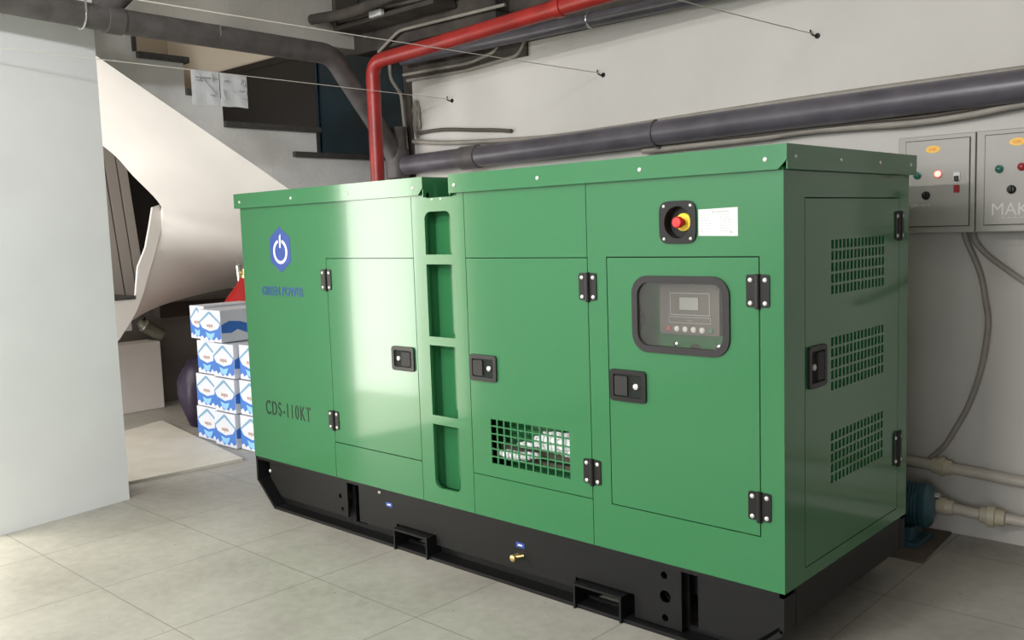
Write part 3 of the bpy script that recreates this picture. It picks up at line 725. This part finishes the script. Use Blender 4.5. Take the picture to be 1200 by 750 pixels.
bm = B(); lathe(bm, (-3.80, 1.665, 1.88), (0, 0, 1), [(0, .088), (.20, .088), (.21, .075), (.36, .072)], 22); obj('junction', bm, 'pipe_dirty', P, True)
# red pipe
P = pipe('fire_pipe', round_path([(-3.46, 1.20, 0.0), (-3.46, 1.20, 2.60), (-2.93, 1.20, 2.615), (.5, 1.20, 2.75)], .11, 10), .046, 'red_pipe',
     'red fire pipe rising in the corner and bending along the top of the wall', joints=[((-1.87, 1.20, 2.657), (1, 0, .04))], jr=1.15, jl=.05, jm='red_pipe')
# second grey pipe beside the red one, at the top of the wall
P = pipe('drain_pipe', [(-3.70, 1.665, 2.70), (-2.6, 1.66, 2.685), (-1.9, 1.655, 2.68), (-1.3, 1.655, 2.675), (.6, 1.65, 2.68), (4.9, 1.65, 2.70)], .042, 'pipe_grey',
     'grey pipe tucked under the red pipe at the top of the wall')
bm = B(); tube(bm, [(-2.02, 1.657+.045*math.cos(a), 2.682+.045*math.sin(a)) for a in [PI*.45+PI*1.1*i/10 for i in range(11)]], .006, 8); obj('bracket', bm, 'steel', P)
# conduits
pipe('conduit', round_path([(-3.87, 1.70, 3.2), (-3.88, 1.70, 2.60), (-3.765, 1.70, 2.47), (-3.745, 1.715, 2.02)], .05), .013, 'conduit', 'thin beige conduit dropping down the corner beside the red pipe', 'conduit', 10)
pipe('conduit', round_path([(-3.78, 1.74, 2.612), (-3.1, 1.74, 2.60), (-2.85, 1.74, 2.64), (-2.78, 1.74, 2.75)], .07), .012, 'conduit', 'beige conduit at the top of the wall, upper of two', 'conduit', 10)
pipe('conduit', round_path([(-3.74, 1.74, 2.568), (-3.15, 1.74, 2.556), (-2.66, 1.74, 2.585), (-2.57, 1.74, 2.72)], .06), .012, 'conduit', 'beige conduit at the top of the wall, lower of two', 'conduit', 10)
pipe('conduit', round_path([(-3.83, 1.56, 2.76), (-3.60, 1.56, 2.87), (-2.6, 1.56, 2.86)], .06), .011, 'conduit', 'thin grey conduit above the bend of the red pipe', 'conduit', 10)
pipe('cable', smooth_path([(-3.70, 1.735, 2.135), (-3.4, 1.735, 2.10), (-3.0, 1.735, 2.075), (-2.45, 1.735, 2.052), (-1.9, 1.735, 2.058), (-1.29, 1.735, 2.075), (-.6, 1.735, 2.09), (.5, 1.735, 2.10)]), .016, 'conduit', 'beige cable lying along the top of the thick wall pipe', 'cable', 10)
pipe('cable', smooth_path([(-3.66, 1.745, 2.19), (-3.4, 1.745, 2.19), (-3.1, 1.745, 2.16), (-2.9, 1.745, 2.14), (-2.75, 1.745, 2.12)]), .013, 'conduit_dark', 'short grimy dark cable on the wall near the red pipe', 'cable', 10)
pipe('cable', smooth_path([(-1.7, 1.70, 1.905), (-1.035, 1.70, 1.913), (-.75, 1.70, 1.925), (-.494, 1.71, 1.922), (-.23, 1.71, 1.915), (.02, 1.71, 1.925), (.24, 1.70, 1.947), (.8, 1.70, 1.99), (1.6, 1.70, 2.0)]), .017, 'conduit', 'light cable sagging below the thick wall pipe above the cabinets', 'cable', 10)
pipe('cable', smooth_path([(-1.5, 1.69, 1.935), (-.9, 1.69, 1.930), (-.45, 1.70, 1.942), (-.15, 1.70, 1.938), (.1, 1.69, 1.955), (.5, 1.69, 1.98)]), .011, 'conduit_dark', 'dark cable sagging just under the thick wall pipe', 'cable', 10)
# hoses below the cabinets
pipe('hose', smooth_path([(.010, 1.73, 1.412), (.020, 1.735, 1.37), (.075, 1.745, 1.226), (.10, 1.745, 1.10), (.112, 1.745, .99), (.088, 1.745, .80), (.04, 1.745, .63), (-.02, 1.745, .50), (-.07, 1.745, .41), (-.13, 1.74, .345)]), .0125, 'conduit', 'grey cable hanging from the cabinets to the lower wall pipes', 'cable', 10)
pipe('hose', smooth_path([(.045, 1.73, 1.412), (.055, 1.735, 1.37), (.10, 1.745, 1.31), (.18, 1.745, 1.245), (.255, 1.745, 1.19), (.36, 1.745, 1.13), (.50, 1.745, 1.07)]), .0125, 'conduit', 'grey cable leaving the cabinets towards the right edge', 'cable', 10)
# low pvc pipes
P = pipe('water_pipe', [(-.60, 1.70, .336), (-.05, 1.70, .327), (.3, 1.70, .309), (2.2, 1.70, .24)], .026, 'pvc', 'upper cream plastic water pipe low on the wall', joints=[], n=16)
bm = B(); lathe(bm, (-.105, 1.70, .329), (1, 0, -.04), [(0, .028), (.004, .037), (.035, .039), (.037, .046), (.055, .046), (.058, .036), (.085, .034), (.088, .027)], 20); obj('union', bm, 'fit', P, True)
P = pipe('water_pipe', [(-.035, 1.60, .172), (.1, 1.62, .156), (.3, 1.65, .148), (2.2, 1.70, .10)], .025, 'pvc', 'lower cream plastic water pipe joined to the teal pump', n=16)
bm = B(); lathe(bm, (-.055, 1.60, .172), (1, .1, -.08), [(0, .035), (.04, .040), (.042, .036), (.075, .034), (.078, .026)], 20); obj('union', bm, 'fit', P, True)
bm = B(); lathe(bm, (.125, 1.625, .155), (1, .12, -.04), [(0, .030), (.004, .036), (.03, .038), (.032, .048), (.062, .048), (.065, .038), (.10, .034), (.104, .026)], 20); obj('union', bm, 'fit', P, True)

# pump
K = thing('water_pump', (-.09, 1.50, .008), 'teal ribbed water pump on the floor behind the generator', 'pump')
bm = B(); prof = [(0, .05), (.012, .092)]
for i in range(10): prof += [(.02+i*.014, .094), (.024+i*.014, .102), (.029+i*.014, .102), (.033+i*.014, .094)]
prof += [(.165, .10), (.19, .105), (.215, .085), (.225, .05)]
lathe(bm, (-.265, 1.52, .175), (1, .18, 0), prof, 28); obj('motor_body', bm, 'motor', K, True)
bm = B(); box(bm, -.22, -.07, 1.42, 1.62, .008, .03, .003); box(bm, -.18, -.11, 1.45, 1.60, .03, .09, .004); obj('foot', bm, 'motor', K)
bm = B(); lathe(bm, (-.045, 1.56, .225), (1, .1, 0), [(0, .016), (.02, .016), (.021, .001)], 14); obj('plug', bm, 'steel', K, True)
bm = B(); lathe(bm, (-.06, 1.575, .172), (1, .1, 0), [(-.03, .05), (.01, .045)], 20); obj('outlet', bm, 'motor', K, True)
bm = B(); plate(bm, [(-.62, 1.26), (.00, 1.28), (-.03, 1.75), (-.62, 1.75)], [], TP, .0, .007)
tag(obj('metal_sheet', bm, 'rust', base=True), 'thin dirty metal sheet on the floor beneath the teal pump', 'metal sheet')

# ================================================================= CLUTTER AT THE CEILING
K = thing('cable_bracket', (-3.6, 1.45, 2.85), 'grimy bracket with cables at the ceiling above the red pipe', 'bracket')
bm = B(); box(bm, -4.10, -3.05, 1.38, 1.58, 2.925, 2.955, .004); box(bm, -4.10, -4.06, 1.38, 1.58, 2.95, 3.25); box(bm, -3.10, -3.06, 1.38, 1.58, 2.95, 3.25); box(bm, -3.62, -3.58, 1.38, 1.42, 2.95, 3.25); obj('frame', bm, 'mottled', K)
bm = B()
for k in range(6):
    y = 1.40+.03*k; tube(bm, smooth_path([(-4.14, y, 2.99+.02*(k % 3)), (-3.8, y+.01, 2.975), (-3.5, y-.01, 2.99+.015*(k % 2)), (-3.1, y, 2.98), (-2.6, y+.02, 3.05), (-2.0, y, 3.2)]), .013, 8)
obj('cable_bundle', bm, 'conduit_dark', K, True)
bm = B(); box(bm, -3.66, -3.53, 1.35, 1.378, 2.935, 2.975, .003); tag(obj('junction_box', bm, 'paper'), 'small white box on the ceiling bracket above the red pipe', 'box')
pipe('drain_pipe', smooth_path([(-4.1, 1.2, 2.98), (-3.7, 1.25, 2.97), (-3.3, 1.3, 3.02), (-2.6, 1.35, 3.08), (-1.6, 1.35, 3.12)]), .035, 'mottled', 'grimy pipe at the ceiling above the red pipe bend')
bm = B()
b2 = B(); bmesh.ops.create_icosphere(b2, subdivisions=3, radius=1)
for v in b2.verts:
    k = 1+.5*noise.noise(v.co*2.5)+.5*noise.noise(v.co*6); v.co = Vector((-3.668+v.co.x*.035*k, 1.748+v.co.y*.025, 2.29+v.co.z*.12*k))
merge(bm, b2); tag(obj('plaster_patch', bm, 'conduit', smooth=True), 'rough lump of foam sealant on the wall corner by the conduit', 'sealant')

# strings and hooks
def hook(p, label):
    K = thing('wall_hook', p, label, 'hook', 'hooks for the strings')
    bm = B(); p = Vector(p); cyl(bm, p+Vector((0, -.004, 0)), p+Vector((0, -.0, 0)), .014, n=12); obj('base', bm, 'black', K, True)
    bm = B(); tube(bm, smooth_path([p+Vector((0, -.004, 0)), p+Vector((-.008, -.025, .0)), p+Vector((-.02, -.03, .012)), p+Vector((-.028, -.02, .03))]), .004, 8); obj('hook_wire', bm, 'black', K, True)
hook((-2.016, YB, 2.378), 'small dark hook high on the white wall, middle of three'); hook((-3.313, YB, 2.379), 'small dark hook on the wall nearest the red pipe'); hook((-.694, YB, 2.39), 'small dark hook high on the white wall, rightmost of three')
def string(a, b, label, sag=.02):
    a, b = Vector(a), Vector(b); bm = B()
    tube(bm, [a.lerp(b, i/24)-Vector((0, 0, sag*4*(i/24)*(1-i/24))) for i in range(25)], .0022, 6)
    tag(obj('string', bm, 'string', smooth=True), label, 'string', 'strings stretched across the room')
string((-3.33, YB-.03, 2.39), (-3.69, -1.72, 2.475), 'white string stretched past the pillar with paper sheets on it', .0)
string((-2.03, YB-.03, 2.39), (-2.45, -2.6, 2.50), 'white string stretched in front of the grey beam', .01)
string((-.71, YB-.03, 2.40), (-1.15, -2.6, 2.52), 'thin string from the rightmost wall hook', .01)
def paper(y0, y1, z0, z1, label, dx, marks):
    K = thing('paper_sheet', (-3.49+dx, (y0+y1)/2, z0), label, 'paper sheet', 'paper sheets hung on a string')
    bm = B(); n = 8
    pts = [(-3.495+dx+.0012*math.sin(i*1.3), y0+(y1-y0)*i/n) for i in range(n+1)]
    A = [bm.verts.new((x, y, z0-.002*math.sin(i))) for i, (x, y) in enumerate(pts)]; C = [bm.verts.new((x, y, z1)) for x, y in pts]
    for i in range(n): bm.faces.new((A[i], A[i+1], C[i+1], C[i]))
    ge = bmesh.ops.extrude_face_region(bm, geom=bm.faces[:])
    for v in [q for q in ge['geom'] if isinstance(q, bmesh.types.BMVert)]: v.co.x -= .001
    obj('sheet', bm, 'sheet', K)
    bm = B()
    for (u0, v0, u1, v1) in marks:
        a = Vector((-3.483+dx, y0+(y1-y0)*u0, z0+(z1-z0)*v0)); b = Vector((-3.483+dx, y0+(y1-y0)*u1, z0+(z1-z0)*v1))
        cyl(bm, a, b, .003, n=5)
    obj('drawing', bm, 'ink_soft', K)
paper(-.062, .110, 2.243, 2.432, 'white paper sheet on the string, left of the pair', .0, [(.1, .8, .9, .8), (.25, .85, .25, .7), (.35, .75, .8, .35), (.7, .9, .7, .7), (.1, .72, .5, .74), (.6, .3, .75, .3)])
paper(.112, .285, 2.243, 2.430, 'white paper sheet with sketched marks, right of the pair', .004, [(.05, .5, .12, .2), (.1, .75, .3, .8), (.35, .5, .45, .45), (.75, .85, .9, .8), (.9, .8, .85, .65), (.85, .65, .72, .72), (.72, .72, .75, .85), (.65, .5, .92, .5), (.9, .5, .9, .4), (.8, .3, .9, .25)])

# ================================================================= UNDER THE STAIRS
bm = B(); plate(bm, [(-4.203, -.36), (-5.45, -.28), (-5.87, .773), (-4.133, .480)], [], TP, 0.0, .018)
tag(obj('floor_board', bm, 'board', base=True), 'cream flat board lying on the floor between the pillar and the cartons', 'board')

def carton(x0, x1, y0, y1, z0, z1, label, row, sky=False):
    K = thing('carton', ((x0+x1)/2, (y0+y1)/2, z0), label, 'carton', 'blue and white drink cartons stacked by the generator')
    bm = B(); box(bm, x0+.003, x1-.003, y0, y1, z0, z1, .004); obj('box', bm, 'carton', K)
    w = x1-x0-.01; h = z1-z0; xo = x0+.005; e = .0006
    def face(name, pts, m, lay, side):
        bm = B()
        if side: plate(bm, [(y0+.004+p[0]*(y1-y0-.008), z0+p[1]*h) for p in pts], [], SD, x1-.003, x1-.003+e*lay)
        else: plate(bm, [(xo+p[0]*w, z0+p[1]*h) for p in pts], [], FR, y0-e*lay, y0)
        return bm
    # blue lower field
    f1 = face('', [(0, .62), (.0, .12), (.12, .18), (.2, .08), (.32, .16), (.42, .04), (.55, .10), (.66, .05), (.78, .17), (.88, .07), (1, .14), (1, .62), (.93, .50), (.86, .42), (.7, .38), (.5, .33), (.3, .38), (.14, .42), (.07, .50)], 0, 1, False)
    f2 = face('', [(0, .55), (0, .3), (.18, .28), (.3, .38), (.5, .22), (.8, .12), (1, .2), (1, .38), (.75, .36), (.55, .5), (.35, .62), (.15, .66)], 0, 1, True)
    merge(f1, f2); obj('blue_print', f1, 'carton_blue', K)
    f3 = face('', [(.28, .30), (.36, .14), (.5, .07), (.64, .14), (.72, .30), (.5, .25)], 0, 2, False)
    obj('sky_print', f3, 'carton_sky', K)
    f4 = face('', [(0, .56), (.0, .62), (.46, .95), (.54, .95), (1, .62), (1, .56), (.5, .88)], 0, 2, False)
    obj('roof_print', f4, 'carton_line', K)
    obj('lettering', text('aqua', h*.17, (xo+w*.5, y0-.0008, z0+h*.47), (1, 0, 0), (0, 0, 1), 1.2, .0004, .0006, 'CENTER'), 'carton_text', K)
    return K
rows = [(0.004, .248, 'bottom row'), (.256, .498, 'second row up'), (.506, .748, 'third row up')]
cols_ = {0: [(-5.07, -4.755, .665), (-4.745, -4.455, .625), (-4.445, -4.15, .655)],
         1: [(-5.04, -4.74, .66), (-4.73, -4.445, .63), (-4.435, -4.15, .66)],
         2: [(-4.995, -4.725, .66), (-4.715, -4.43, .63), (-4.42, -4.14, .665)]}
names = ['at the left end', 'in the middle', 'next to the generator']
for r, (z0, z1, rn) in enumerate(rows):
    for c_, (x0, x1, y0) in enumerate(cols_[r]):
        carton(x0, x1, y0, y0+.42, z0, z1, 'blue and white carton, %s of the stack, %s' % (rn, names[c_]), r)
carton(-5.08, -4.865, .665, 1.08, .758, 1.002, 'blue and white carton on top of the stack, left one', 3)
carton(-4.855, -4.55, .615, 1.05, .756, .985, 'blue and white carton on top of the stack, right one showing its grey side', 3)

# wheeled extinguisher behind the cartons
K = thing('fire_extinguisher', (-5.12, 1.42, 0), 'red fire extinguisher with a brass valve behind the cartons', 'fire extinguisher')
ex, ey = -5.43, 1.36
bm = B(); lathe(bm, (ex, ey, .0), (0, 0, 1), [(0, .12), (.01, .19), (.05, .20), (.90, .20), (.96, .185), (1.02, .145), (1.08, .095), (1.13, .06), (1.16, .045), (1.162, .01)], 32); obj('cylinder', bm, 'ext_red', K, True)
bm = B(); lathe(bm, (ex, ey, 1.155), (0, 0, 1), [(0, .035), (.03, .035), (.035, .022), (.08, .022), (.082, .001)], 18); cyl(bm, (ex-.09, ey, 1.20), (ex+.09, ey, 1.205), .016); obj('valve', bm, 'brass', K, True)
bm = B(); cyl(bm, (ex-.075, ey-.01, 1.13), (ex-.085, ey-.01, 1.26), .020, .024); cyl(bm, (ex-.06, ey-.01, 1.26), (ex-.11, ey-.01, 1.28), .007); obj('gauge', bm, 'steel', K, True)
bm = B(); cyl(bm, (ex+.0, ey, 1.235), (ex+.17, ey, 1.25), .011); obj('lever', bm, 'steel', K, True)
bm = B(); b2 = B(); bmesh.ops.create_icosphere(b2, subdivisions=4, radius=1)
for v in b2.verts:
    k = 1+.12*noise.noise(v.co*1.6)+.04*noise.noise(v.co*5); v.co = Vector((-5.48+v.co.x*.17*k, .90+v.co.y*.14*k, max(.0, .27+v.co.z*.28*k)))
merge(bm, b2); tag(obj('bag', bm, 'purple', smooth=True, base=True), 'dark purple bag on the floor behind the carton stack', 'bag')

# ================================================================= LIGHT
def area(name, loc, target, sx, sy, power, col=(1, 1, 1), spread=PI):
    l = bpy.data.lights.new(name, 'AREA'); l.shape = 'RECTANGLE'; l.size = sx; l.size_y = sy; l.energy = power; l.color = col; l.spread = spread
    o = bpy.data.objects.new(name, l); COL.objects.link(o); o.location = loc
    o.rotation_euler = (Vector(target)-Vector(loc)).to_track_quat('-Z', 'Y').to_euler(); return o
dc = PL(1.29, 1.17, .10)
area('daylight_door', dc, Vector(dc)+Vector((.9912, .1325, 0)), 1.0, 2.24, 46, (1, .97, .78))
area('front_window_light', (-1.2, -6.97, 2.38), (-1.2, 0, 2.0), 4.2, 1.15, 190, (.93, .97, 1))
area('front_window_light', (2.3, -6.97, 1.65), (2.3, 0, 1.3), 1.9, 1.4, 85, (.97, .98, 1))  # added fill light at the right-hand window, reaches the lower back wall
area('daylight_stairwell', (-6.0, -2.45, 1.15), (-5.6, 1.2, 1.3), 2.6, 2.2, 200, (1, .97, .93))

# ceiling batten lamp behind the camera
K = thing('ceiling_lamp', (-.9, -5.6, 3.16), 'white fluorescent batten lamp on the ceiling behind the viewpoint', 'lamp')
bm = B(); box(bm, -1.55, -.25, -5.65, -5.55, 3.19, 3.25, .005); obj('housing', bm, 'paper', K)
area('lamp_light', (-.9, -5.6, 3.14), (-1.4, 0, .6), 1.2, .12, 250, (1, .98, .95))
area('lamp_light', (-.75, -2.6, 3.14), (-2.2, -1.6, .6), 1.1, .12, 75, (.95, .98, 1))  # added fill light for the pillar and other surfaces facing right
tm = mat('lamp_tube', (1, 1, 1), 0.4, emit=(1, .98, .95), es=10)
bm = B(); cyl(bm, (-1.50, -5.6, 3.165), (-.30, -5.6, 3.165), .016); obj('tube', bm, tm, K, True)
K = thing('ceiling_lamp', (-.75, -2.6, 3.16), 'added white fluorescent fill lamp on the ceiling in front of the generator', 'lamp')  # unseen lamp added to brighten the pillar and the stair side
bm = B(); box(bm, -1.35, -.15, -2.65, -2.55, 3.19, 3.25, .005); obj('housing', bm, 'paper', K)
bm = B(); cyl(bm, (-1.30, -2.6, 3.165), (-.20, -2.6, 3.165), .016); obj('tube', bm, tm, K, True)

wd = bpy.data.worlds.new('w'); scene.world = wd; wd.use_nodes = True
wd.node_tree.nodes['Background'].inputs[0].default_value = (.85, .93, 1, 1); wd.node_tree.nodes['Background'].inputs[1].default_value = 1.0

# ================================================================= CAMERA
cam = bpy.data.cameras.new('camera'); co = bpy.data.objects.new('camera', cam); COL.objects.link(co)
cam.sensor_width = 36; cam.lens = 36*1078.276/1200; cam.clip_start = .05
co.location = (1.343456, -2.704175, 1.496129)
rx, ry, rz = 1.4710654551, 0.0330422750, 0.7467161944
co.matrix_world = Matrix.Translation(co.location) @ (Matrix.Rotation(rz, 4, 'Z') @ Matrix.Rotation(ry, 4, 'Y') @ Matrix.Rotation(rx, 4, 'X'))
scene.camera = co
scene.view_settings.view_transform = 'Standard'; scene.view_settings.look = 'None'
scene.view_settings.exposure = -0.5; scene.view_settings.gamma = 1; scene.view_settings.use_curve_mapping = False
